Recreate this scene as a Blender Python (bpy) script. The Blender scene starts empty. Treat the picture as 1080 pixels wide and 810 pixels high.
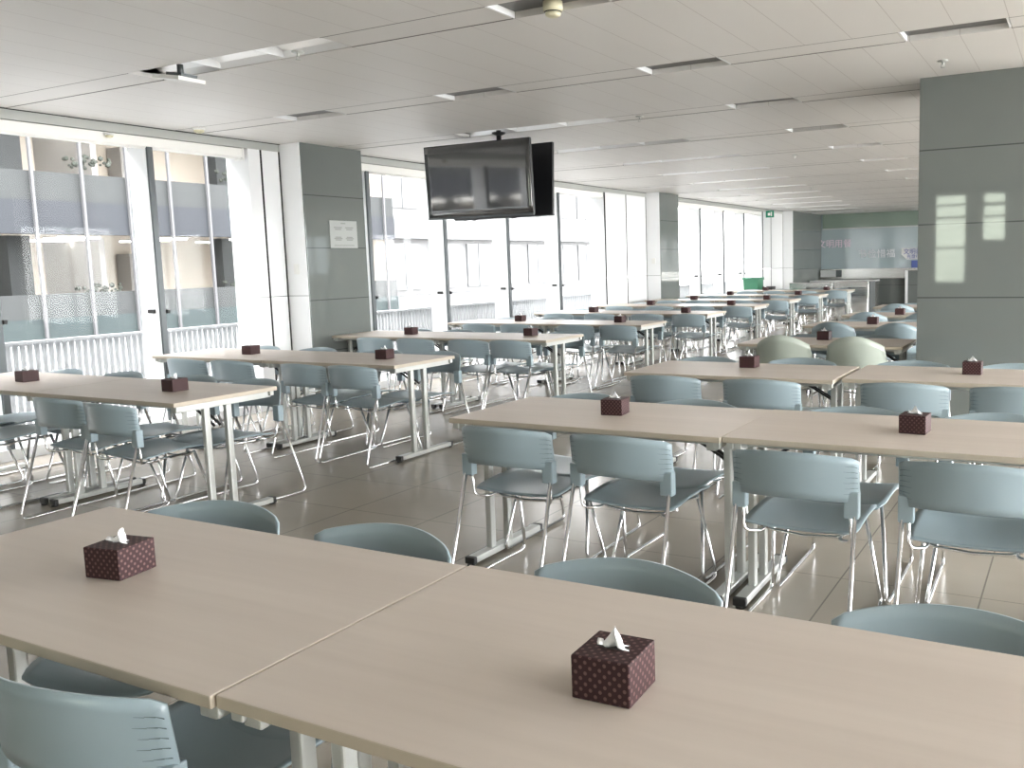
import bpy, bmesh, math, random
from mathutils import Vector, Matrix
random.seed(7)
C = bpy.context.scene.collection
PI = math.pi

# ------------------------------------------------------------------ materials
def mat(name, col, rough=.5, metal=0., spec=.5, coat=0., emis=None, estr=0.):
    m = bpy.data.materials.new(name); m.use_nodes = True
    b = m.node_tree.nodes['Principled BSDF']
    b.inputs['Base Color'].default_value = (*col, 1)
    b.inputs['Roughness'].default_value = rough
    b.inputs['Metallic'].default_value = metal
    b.inputs['Specular IOR Level'].default_value = spec
    b.inputs['Coat Weight'].default_value = coat
    b.inputs['Coat Roughness'].default_value = .05
    if emis:
        b.inputs['Emission Color'].default_value = (*emis, 1)
        b.inputs['Emission Strength'].default_value = estr
    return m
def N(m, t, **kw):
    n = m.node_tree.nodes.new(t)
    for k, v in kw.items(): setattr(n, k, v)
    return n
def L(m, a, b): m.node_tree.links.new(a, b)
def noise_tint(m, c1, c2, scale=(3, 3, 3), detail=4, fac=None, bump=0.):
    """procedural two-tone variation in object space"""
    b = m.node_tree.nodes['Principled BSDF']
    tc = N(m, 'ShaderNodeTexCoord'); mp = N(m, 'ShaderNodeMapping'); mp.inputs['Scale'].default_value = scale
    no = N(m, 'ShaderNodeTexNoise'); no.inputs['Detail'].default_value = detail; no.inputs['Scale'].default_value = 1
    cr = N(m, 'ShaderNodeValToRGB'); cr.color_ramp.elements[0].color = (*c1, 1); cr.color_ramp.elements[1].color = (*c2, 1)
    cr.color_ramp.elements[0].position = .3; cr.color_ramp.elements[1].position = .7
    L(m, tc.outputs['Object'], mp.inputs[0]); L(m, mp.outputs[0], no.inputs['Vector']); L(m, no.outputs['Fac'], cr.inputs[0])
    L(m, cr.outputs[0], b.inputs['Base Color'])
    if bump:
        bp = N(m, 'ShaderNodeBump'); bp.inputs['Strength'].default_value = bump; bp.inputs['Distance'].default_value = .002
        L(m, no.outputs['Fac'], bp.inputs['Height']); L(m, bp.outputs[0], b.inputs['Normal'])
    return cr, tc
def grid_line(m, tc, axis, period, phase, width):
    """1 on a joint line of a regular grid, object space"""
    sx = N(m, 'ShaderNodeSeparateXYZ'); L(m, tc.outputs['Object'], sx.inputs[0])
    a = N(m, 'ShaderNodeMath', operation='SUBTRACT'); L(m, sx.outputs[axis], a.inputs[0]); a.inputs[1].default_value = phase - period*100
    d = N(m, 'ShaderNodeMath', operation='PINGPONG'); L(m, a.outputs[0], d.inputs[0]); d.inputs[1].default_value = period/2
    # pingpong is 0 at multiples of the period
    l = N(m, 'ShaderNodeMath', operation='LESS_THAN'); L(m, d.outputs[0], l.inputs[0]); l.inputs[1].default_value = width/2
    return l.outputs[0]
def joints(m, src, tc, specs, dark, rough_joint=None):
    prev = None
    for s in specs:
        o = grid_line(m, tc, *s)
        if prev is None: prev = o
        else:
            mx = N(m, 'ShaderNodeMath', operation='MAXIMUM'); L(m, prev, mx.inputs[0]); L(m, o, mx.inputs[1]); prev = mx.outputs[0]
    mix = N(m, 'ShaderNodeMix', data_type='RGBA'); L(m, prev, mix.inputs['Factor'])
    L(m, src, mix.inputs[6]); mix.inputs[7].default_value = (*dark, 1)
    b = m.node_tree.nodes['Principled BSDF']; L(m, mix.outputs[2], b.inputs['Base Color'])

M = {}
M['laminate'] = mat('beige_laminate', (.6, .5, .4), .42, spec=.32)
noise_tint(M['laminate'], (.545, .482, .432), (.590, .526, .473), (1.2, 22, 10), 5)
M['edge'] = mat('beige_edge_band', (.47, .41, .33), .5)
M['plastic'] = mat('grey_blue_plastic', (.33, .44, .46), .3, spec=.5)
noise_tint(M['plastic'], (.264, .334, .368), (.278, .350, .384), (4, 4, 4), 3)
M['plastic_green'] = mat('pale_green_plastic', (.42, .47, .41), .35)
noise_tint(M['plastic_green'], (.37, .41, .36), (.40, .44, .385), (4, 4, 4), 3)
M['slot'] = mat('slot_dark_plastic', (.12, .16, .17), .5)
M['chrome'] = mat('chrome', (.75, .75, .76), .13, 1.)
M['steel'] = mat('grey_coated_steel', (.50, .51, .49), .35, .35)
M['rubber'] = mat('black_rubber', (.02, .02, .02), .5)
M['black'] = mat('black_plastic', (.012, .012, .014), .35)
M['alu_dark'] = mat('dark_aluminium', (.10, .11, .115), .4, .5)
M['white_paint'] = mat('white_painted_metal', (.80, .81, .82), .35)
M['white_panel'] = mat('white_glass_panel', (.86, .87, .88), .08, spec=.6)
M['blind'] = mat('white_roller_blind', (.86, .85, .82), .6)
M['beam'] = mat('grey_head_beam', (.42, .43, .41), .5)
M['facade_gap'] = mat('black_gap', (.015, .015, .015), .8)
M['shadow'] = mat('dark_joint', (.20, .19, .18), .8)
M['trough'] = mat('trough_reflector', (.92, .92, .92), .3, .45)
M['trough_dark'] = mat('trough_grille', (.19, .19, .185), .4, .5)
M['screen'] = mat('tv_screen', (.02, .021, .023), .06, spec=1., coat=1.)
M['cream'] = mat('cream_plastic', (.68, .64, .46), .45)
M['white_plastic'] = mat('white_plastic', (.78, .78, .76), .4)
M['tissue'] = mat('white_tissue', (.88, .88, .9), .8)
M['stainless'] = mat('brushed_stainless', (.62, .61, .59), .25, .95)
noise_tint(M['stainless'], (.56, .55, .53), (.68, .67, .65), (.8, 1, 40), 4)
M['green_bin'] = mat('green_plastic', (.05, .19, .11), .4)
M['sign_green'] = mat('sign_green', (.0, .22, .12), .4)
M['counter'] = mat('pale_counter_stone', (.55, .56, .56), .2)
M['paper'] = mat('grey_white_notice', (.30, .315, .30), .3)
M['print'] = mat('grey_print', (.17, .18, .17), .5)
M['letter_pink'] = mat('pale_pink_letters', (.80, .66, .74), .4)
M['letter_white'] = mat('pale_grey_letters', (.82, .82, .84), .4)
M['letter_blue'] = mat('blue_letters', (.10, .14, .38), .4)
M['wall_dim'] = mat('warm_grey_wall', (.30, .29, .27), .7)
M['wall_white'] = mat('white_wall', (.72, .71, .68), .6)
noise_tint(M['wall_white'], (.70, .69, .66), (.74, .73, .70), (2, 2, 2), 3)

m = M['ceil'] = mat('ceiling_tile', (.74, .71, .68), .5, spec=.35)
cr, tc = noise_tint(m, (.70, .682, .66), (.73, .712, .69), (1.5, .6, 1), 3)
joints(m, cr.outputs[0], tc, [(0, .2955, -1.005, .0045)], (.52, .49, .47))
m = M['ceil_plain'] = mat('ceiling_strip', (.715, .697, .675), .5, spec=.35)

m = M['floor'] = mat('polished_floor_tile', (.4, .36, .32), .2, spec=.4)
cr, tc = noise_tint(m, (.335, .30, .255), (.39, .35, .30), (.9, 1.6, 1), 6)
joints(m, cr.outputs[0], tc, [(0, .604, -.948, .007), (1, .604, 3.96, .005)], (.20, .18, .16))

m = M['pillar'] = mat('grey_green_back_painted_glass', (.18, .2, .19), .035, spec=.5)
cr, tc = noise_tint(m, (.148, .164, .155), (.160, .176, .167), (1.5, 1.5, 1.5), 3)
joints(m, cr.outputs[0], tc, [(2, .558, 1.147, .009)], (.06, .07, .065))

m = M['back_glass'] = mat('grey_blue_back_painted_glass', (.2, .24, .25), .05, spec=.8)
noise_tint(m, (.33, .40, .42), (.37, .44, .46), (.5, .5, .5), 3)
M['back_green'] = mat('green_tinted_glass_band', (.20, .26, .215), .05, spec=.8)

# patterned brown covering of the tissue boxes: a staggered grid of pale dots
m = M['box'] = mat('brown_patterned_leatherette', (.05, .02, .02), .55, spec=.3)
b = m.node_tree.nodes['Principled BSDF']; tc = N(m, 'ShaderNodeTexCoord')
prev = None
for off in ((0, 0, 0), (0, .5, .5), (.5, 0, .5), (.5, .5, 0)):
    mp = N(m, 'ShaderNodeMapping'); mp.inputs['Scale'].default_value = (3/.054, 3/.054, 4/.076); mp.inputs['Location'].default_value = off
    L(m, tc.outputs['Object'], mp.inputs[0])
    vo = N(m, 'ShaderNodeTexVoronoi', feature='F1'); vo.inputs['Scale'].default_value = 1; vo.inputs['Randomness'].default_value = 0
    L(m, mp.outputs[0], vo.inputs['Vector'])
    if prev is None: prev = vo.outputs['Distance']
    else:
        mn = N(m, 'ShaderNodeMath', operation='MINIMUM'); L(m, prev, mn.inputs[0]); L(m, vo.outputs['Distance'], mn.inputs[1]); prev = mn.outputs[0]
cr = N(m, 'ShaderNodeValToRGB'); e = cr.color_ramp.elements
e[0].position = 0; e[0].color = (.27, .17, .15, 1); e[1].position = .21; e[1].color = (.034, .012, .014, 1)
x = e.new(.06); x.color = (.09, .042, .042, 1); x = e.new(.13); x.color = (.15, .085, .08, 1)
L(m, prev, cr.inputs[0]); L(m, cr.outputs[0], b.inputs['Base Color'])

def glass_mat(name, tint, refl):
    m = bpy.data.materials.new(name); m.use_nodes = True; nt = m.node_tree; nt.nodes.clear()
    o = nt.nodes.new('ShaderNodeOutputMaterial'); t = nt.nodes.new('ShaderNodeBsdfTransparent'); g = nt.nodes.new('ShaderNodeBsdfGlossy')
    t.inputs[0].default_value = (*tint, 1); g.inputs['Roughness'].default_value = .02
    x = nt.nodes.new('ShaderNodeMixShader'); ge = nt.nodes.new('ShaderNodeNewGeometry')
    dt = nt.nodes.new('ShaderNodeVectorMath'); dt.operation = 'DOT_PRODUCT'; nt.links.new(ge.outputs['Normal'], dt.inputs[0]); nt.links.new(ge.outputs['Incoming'], dt.inputs[1])
    def mth(op, a, b=None):
        n = nt.nodes.new('ShaderNodeMath'); n.operation = op
        if hasattr(a, 'links'): nt.links.new(a, n.inputs[0])
        else: n.inputs[0].default_value = a
        if b is not None: n.inputs[1].default_value = b
        return n.outputs[0]
    ab = mth('ABSOLUTE', dt.outputs['Value']); om = nt.nodes.new('ShaderNodeMath'); om.operation = 'SUBTRACT'; om.inputs[0].default_value = 1; nt.links.new(ab, om.inputs[1])
    fo = mth('ADD', mth('MULTIPLY', mth('POWER', om.outputs[0], 5), 1-refl), refl)
    nt.links.new(fo, x.inputs[0]); nt.links.new(t.outputs[0], x.inputs[1]); nt.links.new(g.outputs[0], x.inputs[2]); nt.links.new(x.outputs[0], o.inputs[0])
    return m
M['glass'] = glass_mat('window_glass', (.96, .975, .975), .03)
M['glass_tint'] = glass_mat('tinted_window_glass', (.72, .728, .73), .008)
M['glass_murky'] = glass_mat('frosted_dark_window_glass', (.30, .32, .33), .03)
M['glass_dim'] = glass_mat('green_tinted_window_glass', (.62, .66, .60), .03)

# ------------------------------------------------------------------ mesh helpers
def new(): return bmesh.new()
def bx(bm, x0, x1, y0, y1, z0, z1, mi=0, bev=0.):
    vs = [bm.verts.new((x, y, z)) for x in (x0, x1) for y in (y0, y1) for z in (z0, z1)]
    F = []
    for q in ((0, 1, 3, 2), (4, 6, 7, 5), (0, 4, 5, 1), (2, 3, 7, 6), (0, 2, 6, 4), (1, 5, 7, 3)):
        f = bm.faces.new([vs[i] for i in q]); f.material_index = mi; F.append(f)
    if bev:
        es = list({e for f in F for e in f.edges})
        r = bmesh.ops.bevel(bm, geom=es, offset=bev, segments=2, affect='EDGES', profile=.5)
        for f in r['faces']: f.material_index = mi
def obox(bm, c, ax, ay, az, hx, hy, hz, mi=0):
    """oriented box, centre c, unit axes, half sizes"""
    c = Vector(c); ax, ay, az = Vector(ax), Vector(ay), Vector(az)
    vs = [bm.verts.new(c + ax*sx*hx + ay*sy*hy + az*sz*hz) for sx in (-1, 1) for sy in (-1, 1) for sz in (-1, 1)]
    for q in ((0, 1, 3, 2), (4, 6, 7, 5), (0, 4, 5, 1), (2, 3, 7, 6), (0, 2, 6, 4), (1, 5, 7, 3)):
        bm.faces.new([vs[i] for i in q]).material_index = mi
def bar(bm, a, b, w, h, mi=0):
    a, b = Vector(a), Vector(b); d = (b-a); l = d.length; d.normalize()
    s = d.cross(Vector((0, 0, 1)));
    if s.length < 1e-3: s = Vector((1, 0, 0))
    s.normalize(); u = s.cross(d)
    obox(bm, (a+b)/2, d, s, u, l/2, w/2, h/2, mi)
def fillet(pts, r, n=4):
    P = [Vector(p) for p in pts]; out = [P[0]]
    for i in range(1, len(P)-1):
        a, b, c = P[i-1], P[i], P[i+1]; u = (a-b); v = (c-b)
        rr = min(r, u.length*.45, v.length*.45); u.normalize(); v.normalize()
        p0, p1 = b+u*rr, b+v*rr
        for k in range(n+1):
            t = k/n; out.append(p0*(1-t)**2 + b*2*t*(1-t) + p1*t*t)
    out.append(P[-1]); return out
def tube(bm, pts, r, seg=8, fr=.0, mi=0, caps=True):
    P = fillet(pts, fr) if fr else [Vector(p) for p in pts]
    t = (P[1]-P[0]).normalized(); up = Vector((0, 0, 1)) if abs(t.z) < .9 else Vector((1, 0, 0))
    n = t.cross(up).normalized(); rings = []
    for i, p in enumerate(P):
        if i == 0: d = P[1]-P[0]
        elif i == len(P)-1: d = P[-1]-P[-2]
        else: d = (P[i+1]-P[i]).normalized() + (P[i]-P[i-1]).normalized()
        d.normalize(); n = (n - d*n.dot(d)).normalized(); b = d.cross(n)
        rings.append([bm.verts.new(p + (n*math.cos(2*PI*k/seg) + b*math.sin(2*PI*k/seg))*r) for k in range(seg)])
    for a, b in zip(rings, rings[1:]):
        for k in range(seg):
            f = bm.faces.new((a[k], a[(k+1) % seg], b[(k+1) % seg], b[k])); f.smooth = True; f.material_index = mi
    if caps:
        for rg in (rings[0], rings[-1]):
            f = bm.faces.new(rg); f.material_index = mi
def lathe(bm, prof, c=(0, 0, 0), seg=20, mi=0):
    rings = []
    for r, z in prof: rings.append([bm.verts.new((c[0]+r*math.cos(2*PI*k/seg), c[1]+r*math.sin(2*PI*k/seg), c[2]+z)) for k in range(seg)])
    for a, b in zip(rings, rings[1:]):
        for k in range(seg):
            f = bm.faces.new((a[k], a[(k+1) % seg], b[(k+1) % seg], b[k])); f.smooth = True; f.material_index = mi
    for rg in (rings[0], rings[-1]):
        f = bm.faces.new(rg); f.material_index = mi
def grid_shell(bm, top, bot, nu, nv, mi=0):
    """closed shell from two parametric sheets top(i,j) / bot(i,j)"""
    A = [[bm.verts.new(top(i/nu, j/nv)) for j in range(nv+1)] for i in range(nu+1)]
    B = [[bm.verts.new(bot(i/nu, j/nv)) for j in range(nv+1)] for i in range(nu+1)]
    def q(a, b, c, d):
        f = bm.faces.new((a, b, c, d)); f.smooth = True; f.material_index = mi
    for i in range(nu):
        for j in range(nv):
            q(A[i][j], A[i+1][j], A[i+1][j+1], A[i][j+1]); q(B[i][j], B[i][j+1], B[i+1][j+1], B[i+1][j])
    for i in range(nu):
        q(A[i][0], B[i][0], B[i+1][0], A[i+1][0]); q(A[i][nv], A[i+1][nv], B[i+1][nv], B[i][nv])
    for j in range(nv):
        q(A[0][j], A[0][j+1], B[0][j+1], B[0][j]); q(A[nu][j], B[nu][j], B[nu][j+1], A[nu][j+1])
def obj(name, bm, m, parent=None, loc=None):
    bmesh.ops.recalc_face_normals(bm, faces=bm.faces[:])
    me = bpy.data.meshes.new(name); bm.to_mesh(me); bm.free()
    for x in (m if isinstance(m, (list, tuple)) else [m]): me.materials.append(M[x])
    o = bpy.data.objects.new(name, me); C.objects.link(o)
    if parent: o.parent = parent
    if loc: o.location = loc
    return o
def tag(o, label, cat, group=None, kind=None):
    o['label'] = label; o['category'] = cat
    if group: o['group'] = group
    if kind: o['kind'] = kind
    return o
def thing(name, label, cat, loc=(0, 0, 0), rz=0, group=None):
    o = bpy.data.objects.new(name, None); C.objects.link(o); o.location = loc; o.rotation_euler = (0, 0, rz)
    o.empty_display_size = .1
    return tag(o, label, cat, group)
def struct(name, bm, m, parent=None):
    o = obj(name, bm, m, parent)
    if not parent: o['kind'] = 'structure'
    return o
def box1(name, m, *a, parent=None, bev=0.):
    bm = new(); bx(bm, *a, bev=bev); return obj(name, bm, m, parent)
def copy_tree(o, parent=None):
    c = o.copy(); C.objects.link(c)
    if parent: c.parent = parent
    for ch in [x for x in C.objects if x.parent == o]: copy_tree(ch, c)
    return c

# ------------------------------------------------------------------ camera
cam = bpy.data.objects.new('camera', bpy.data.cameras.new('camera')); C.objects.link(cam)
pitch, roll, yaw = -.1168, -.0241, -.4758
F = Vector((math.sin(yaw)*math.cos(pitch), math.cos(yaw)*math.cos(pitch), math.sin(pitch)))
Rt = F.cross(Vector((0, 0, 1))).normalized(); U = Rt.cross(F)
Rr = Rt*math.cos(roll) + U*math.sin(roll); Ur = -Rt*math.sin(roll) + U*math.cos(roll)
mw = Matrix((Rr, Ur, -F)).transposed().to_4x4(); mw.translation = Vector((0, 0, 1.4763))
cam.matrix_world = mw
cam.data.sensor_fit = 'HORIZONTAL'; cam.data.sensor_width = 36; cam.data.lens = 935/1080*36
cam.data.shift_x = -(660-540)/1080; cam.data.shift_y = (386.1-405)/1080
cam.data.clip_start = .05; cam.data.clip_end = 300
bpy.context.scene.camera = cam

# ------------------------------------------------------------------ room shell
CZ = 2.8; WX = -7.6; RX = 6.2; FY = -4.0; BY = 27.9
bm = new(); bx(bm, -7.97, RX, FY, BY, -.12, 0); struct('floor', bm, 'floor')

ys = [4.05+1.735*k for k in range(-4, 14)]
ceiling = None
bm = new()
edges = [FY]
for y in ys: edges += [y-.135, y+.135]
edges.append(BY)
for i in range(0, len(edges), 2):
    a, b = max(edges[i], FY), min(edges[i+1], BY)
    if b > a: bx(bm, WX, RX, a, b, CZ, CZ+.05)
ceiling = struct('ceiling', bm, 'ceil')
bm = new(); bx(bm, -8.0, RX, FY, BY, CZ+.16, CZ+.2); obj('soffit_board', bm, 'beam', ceiling)
# channels between the tile fields: flush strips, and open troughs with reflectors
flush = new(); tro = new(); grl = new(); lip = new(); gap = new()
def seam(a, b, y):
    bx(gap, a, b, y-.135, y-.127, CZ-.0004, CZ+.02); bx(gap, a, b, y+.127, y+.135, CZ-.0004, CZ+.02)
for k, y in enumerate(ys):
    if y > BY-.1: continue
    opens = []
    for n in range(-4, 6):
        x0 = -2.79+1.76*n; opens.append((x0, x0+.61, 'g'))
    if k-4 != 1:      # long reflector by the windows, in every channel but the second one ahead
        opens = [o for o in opens if not (-5.8 < o[0] < -3.9 or -5.8 < o[1] < -3.9)]
        off = 0 if k < 8 else -.2*(k-8)
        opens.append((-5.69+off, -3.95+off, 't'))
    opens = [o for o in opens if o[0] > WX+.05 and o[1] < RX-.1]
    opens.sort(); cur = WX
    for a, b, t in opens:
        if a > cur: bx(flush, cur+.004, a-.004, y-.127, y+.127, CZ+.002, CZ+.03); seam(cur, a, y)
        cur = b
        if t == 't':
            # curved reflector
            n = 8
            pr = [(-.13, .045), (-.12, .085), (-.07, .115), (0, .125), (.07, .115), (.12, .085), (.13, .045)]
            for (p, q), (r, s) in zip(pr, pr[1:]):
                v = [tro.verts.new(w) for w in ((a, y+p, CZ+q-.04), (b, y+p, CZ+q-.04), (b, y+r, CZ+s-.04), (a, y+r, CZ+s-.04))]
                tro.faces.new(v).smooth = True
            for q in range(2): bx(lip, a+.58*(q+1)-.006, a+.58*(q+1)+.006, y-.127, y+.127, CZ+.01, CZ+.06)
        else:
            bx(grl, a, b, y-.13, y+.13, CZ+.035, CZ+.045)
            bx(lip, a, a+.012, y-.13, y+.13, CZ+.002, CZ+.045); bx(lip, b-.012, b, y-.13, y+.13, CZ+.002, CZ+.045)
    bx(flush, cur+.004, RX, y-.127, y+.127, CZ+.002, CZ+.03)
    seam(cur, RX, y)
obj('flush_channel_strip', flush, 'ceil_plain', ceiling)
obj('open_trough_reflector', tro, 'trough', ceiling)
obj('air_grille_strip', grl, 'trough_dark', ceiling)
obj('trough_divider', lip, 'white_paint', ceiling)
obj('shadow_gap', gap, 'shadow', ceiling)

# left wall: head beam, plinth, white panels beside each pillar
P_Y = [6.88, 15.8, 24.75]             # pillar near edges
bm = new(); bx(bm, -7.97, WX-.022, FY, 25.6, 2.72, CZ+.14); bx(bm, WX-.023, WX+.002, FY, 25.6, CZ-.004, CZ+.02, 1); struct('trim_1', bm, ['beam', 'facade_gap'])
bm = new(); bx(bm, -7.97, -7.64, FY, 25.6, 0, .09); struct('trim_2', bm, 'white_paint')
joint = {0: [6.47, 6.64, 6.88], 1: [14.12, 14.95, 15.8], 2: [22.95, 23.65, 24.75]}
wl = None
bm = new(); bx(bm, -7.97, -7.62, FY, 1.9, .09, 2.72); wl = struct('wall_left', bm, 'wall_dim')  # unseen stretch near the camera, closed off to cut window light
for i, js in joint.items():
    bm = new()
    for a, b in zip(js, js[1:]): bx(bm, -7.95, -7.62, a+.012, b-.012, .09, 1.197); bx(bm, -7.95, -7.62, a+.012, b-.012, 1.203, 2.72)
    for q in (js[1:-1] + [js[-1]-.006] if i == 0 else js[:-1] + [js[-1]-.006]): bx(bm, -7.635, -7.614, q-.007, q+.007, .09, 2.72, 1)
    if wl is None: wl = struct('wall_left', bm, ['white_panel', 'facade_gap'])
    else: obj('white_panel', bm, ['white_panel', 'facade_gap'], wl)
bm = new(); bx(bm, -7.95, -7.34, 25.65, BY, 0, CZ+.1); obj('end_wall', bm, 'pillar', wl)

# windows: bays of mullions (white fins, inner cap coloured dark for its backlit shade) and panes
bays = [([2.56, 3.99, 5.42], 1.9, 6.47), ([8.22, 9.65, 11.13, 12.6], 7.78, 14.12), ([17.2, 18.68, 20.15, 21.6], 16.7, 22.95)]
for w, (ms, y0, y1) in enumerate(bays):
    bm = new(); bx(bm, -7.955, -7.945, y0, y1, .09, 2.72)
    g = struct('window_%d' % (w+1), bm, 'glass_tint')
    bm = new(); bx(bm, -7.97, -7.93, y0, y1, .09, .13); bx(bm, -7.97, -7.93, y0, y1, 2.66, 2.72); obj('window_frame', bm, 'white_paint', g)
    for y in ms:
        bm = new(); bx(bm, -7.93, -7.675, y-.03, y+.03, .09, 2.72, 0); bx(bm, -7.675, -7.65, y-.026, y+.026, .09, 2.70, 1)
        f = obj('mullion', bm, ['white_paint', 'alu_dark'], g)
        bm = new(); bx(bm, -7.80, -7.72, y-.055, y-.03, 1.105, 1.14); bx(bm, -7.66, -7.63, y+.03, y+.055, 1.10, 1.135); obj('latch', bm, 'rubber', f)
    t = thing('roller_blind', ['white roller blind housing above the window nearest the camera, left of the first pillar',
        'white roller blind housing between the first and second window pillars, behind the television',
        'white roller blind housing over the far windows beyond the second pillar'][w], 'blind', (0, 0, 0), 0, 'rolled blinds over the windows')
    bm = new(); tube(bm, [(-7.70, y0+.03, 2.655), (-7.70, y1-.04, 2.655)], .045, 14); bx(bm, -7.76, -7.645, y0+.03, y1-.04, 2.63, 2.715); obj('blind_roll', bm, 'blind', t)
    bm = new(); bx(bm, -7.765, -7.64, y1-.04, y1-.015, 2.60, 2.72, bev=.004); obj('end_cap', bm, 'white_plastic', t)

# pillars
def pillar(name, label, x0, x1, y0, y1, white_side):
    t = thing(name, label, 'pillar', ((x0+x1)/2, (y0+y1)/2, 0), 0, 'glass clad pillars')
    cx, cy = (x0+x1)/2, (y0+y1)/2
    bm = new(); bx(bm, x0-cx, x1-cx, y0-cy, y1-cy, 0, CZ+.1, bev=.004); obj('cladding', bm, 'pillar', t)
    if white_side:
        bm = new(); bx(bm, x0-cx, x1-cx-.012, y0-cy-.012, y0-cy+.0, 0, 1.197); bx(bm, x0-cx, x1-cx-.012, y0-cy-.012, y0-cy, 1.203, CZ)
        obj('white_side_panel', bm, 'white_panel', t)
    return t
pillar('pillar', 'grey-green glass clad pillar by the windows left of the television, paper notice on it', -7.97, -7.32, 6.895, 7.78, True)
pillar('pillar', 'grey-green glass clad pillar by the windows, right of the television', -7.97, -7.32, 15.81, 16.7, True)
pillar('pillar', 'dark glass clad pillar by the windows at the far end of the room', -7.97, -7.32, 24.76, 25.64, True)
pillar('pillar', 'big grey-green glass clad pillar at the right edge, windows mirrored in it', -1.137, -.24, 7.17, 8.07, False)

# far wall: green glass band on top, grey-blue glass with letters, stainless ledge, dark base
bm = new()
bx(bm, -8, RX, BY, BY+.15, 0, CZ+.2, 0)
wb = struct('wall_back', bm, ['back_glass'])
bm = new(); bx(bm, -7.3, RX, BY-.03, BY, 2.36, CZ+.1); obj('green_glass_band', bm, 'back_green', wb)
bm = new(); bx(bm, -7.3, RX, BY-.05, BY, 2.33, 2.36); obj('ledge_line', bm, 'steel', wb)
bm = new(); bx(bm, -7.3, RX, BY-.30, BY, .80, 1.10); obj('stainless_band', bm, 'stainless', wb)
bm = new(); bx(bm, -7.3, RX, BY-.02, BY, 0, .80); obj('dark_base', bm, 'pillar', wb)
# front wall (behind the camera) and right wall, with windows
def wall_with_windows(name, axis, at, a0, a1, z0, z1, wins, thick, m='wall_white'):
    bm = new(); cuts = sorted(wins); cur = a0
    def put(p, q, r, s):
        if axis == 'Y': bx(bm, p, q, at, at+thick, r, s)
        else: bx(bm, at, at+thick, p, q, r, s)
    for a, b, wz0, wz1 in cuts:
        if a > cur: put(cur, a, z0, z1)
        put(a, b, z0, wz0); put(a, b, wz1, z1); cur = b
    put(cur, a1, z0, z1)
    return struct(name, bm, m)
fw = [(-2.62, -2.0, .9, 2.64), (-1.75, -1.3, 1.7, 2.64)]
wall_with_windows('wall_front', 'Y', FY-.2, -7.97, RX, 0, CZ+.2, fw, .2, 'wall_dim')
rw = [(-3.4+2.6*k, -3.4+2.6*k+2.3, .25, 2.68) for k in range(1, 8)] + [(19.4, 20.6, 1.3, 2.5), (22.8, 25.1, .25, 2.68), (25.4, 27.6, .25, 2.68)]  # unseen windows; nearest and most far ones added to brighten the room
wall_with_windows('wall_right', 'X', RX, FY, BY, 0, CZ+.2, rw, .2)
wn = 4
for a, b, z0, z1 in fw:
    bm = new(); bx(bm, a, b, FY-.11, FY-.1, z0, z1); g = struct('window_%d' % wn, bm, 'glass_dim'); wn += 1
    bm = new()
    bx(bm, a, a+.04, FY-.13, FY-.06, z0, z1); bx(bm, b-.04, b, FY-.13, FY-.06, z0, z1)
    for z in (z0, z1-.04, z1-.24, z1-.48, z0+.68):
        if z > z0-.01: bx(bm, a, b, FY-.13, FY-.06, z, z+.04)
    obj('window_frame', bm, 'white_paint', g)
for a, b, z0, z1 in rw:
    bm = new(); bx(bm, RX+.1, RX+.11, a, b, z0, z1); g = struct('window_%d' % wn, bm, 'glass_murky' if 19 < a < 20 else 'glass'); wn += 1
    bm = new()
    for y in (a, (a+b)/2-.02, b-.04): bx(bm, RX+.06, RX+.13, y, y+.04, z0, z1)
    for z in (z0, z1-.04): bx(bm, RX+.06, RX+.13, a, b, z, z+.04)
    obj('window_frame', bm, 'white_paint', g)

# ------------------------------------------------------------------ furniture
def backrest_bm(h0, h1, w, bow, arch, slots=True, lean=.02, corner=.009):
    bm = new(); y0 = -.22
    def s(u, v, off):
        a = abs(u)
        zt = h1 - arch*a*a - corner*max(0, (a-.90)/.10)**2.2
        zb = h0 + .016*(1-a*a)
        if a > .75: zb += .012*((a-.75)/.25)**2
        z = zb + (zt-zb)*v
        y = y0 - bow*(1-a**2.05) - lean*v + .02*max(0, a-.8)
        # outward offset roughly along the normal
        dy = bow*2.05*a**1.05/(w) * (1 if u > 0 else -1)
        n = Vector((-dy, 1, 0)).normalized()
        return Vector((w*u, y, z)) - n*off
    U_ = lambda i: -math.cos(PI*i)*.0 + (2*i-1)
    grid_shell(bm, lambda i, j: s(U_(i), j, 0.), lambda i, j: s(U_(i), j, .007), 22, 6)
    if slots:
        for sg in (-1, 1):
            for k in range(6):
                v0 = .16+.125*k+.01
                pts = [.975, .93, .87, .79+.02*(k % 2)]
                for a, b in zip(pts, pts[1:]):
                    th = .007 if a > .92 else .004
                    q = [bm.verts.new(p) for p in (s(sg*a, v0, .0085), s(sg*b, v0+.008, .0085), s(sg*b, v0+.008+th*1.2, .0085), s(sg*a, v0+th*2.4, .0085))]
                    f = bm.faces.new(q); f.material_index = 1
    for sg in (-1, 1):
        bx(bm, w-.052 if sg > 0 else -w-.004, w+.004 if sg > 0 else -(w-.052), -.250, -.208, .508, .610, 0, bev=.005)
    return bm
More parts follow.
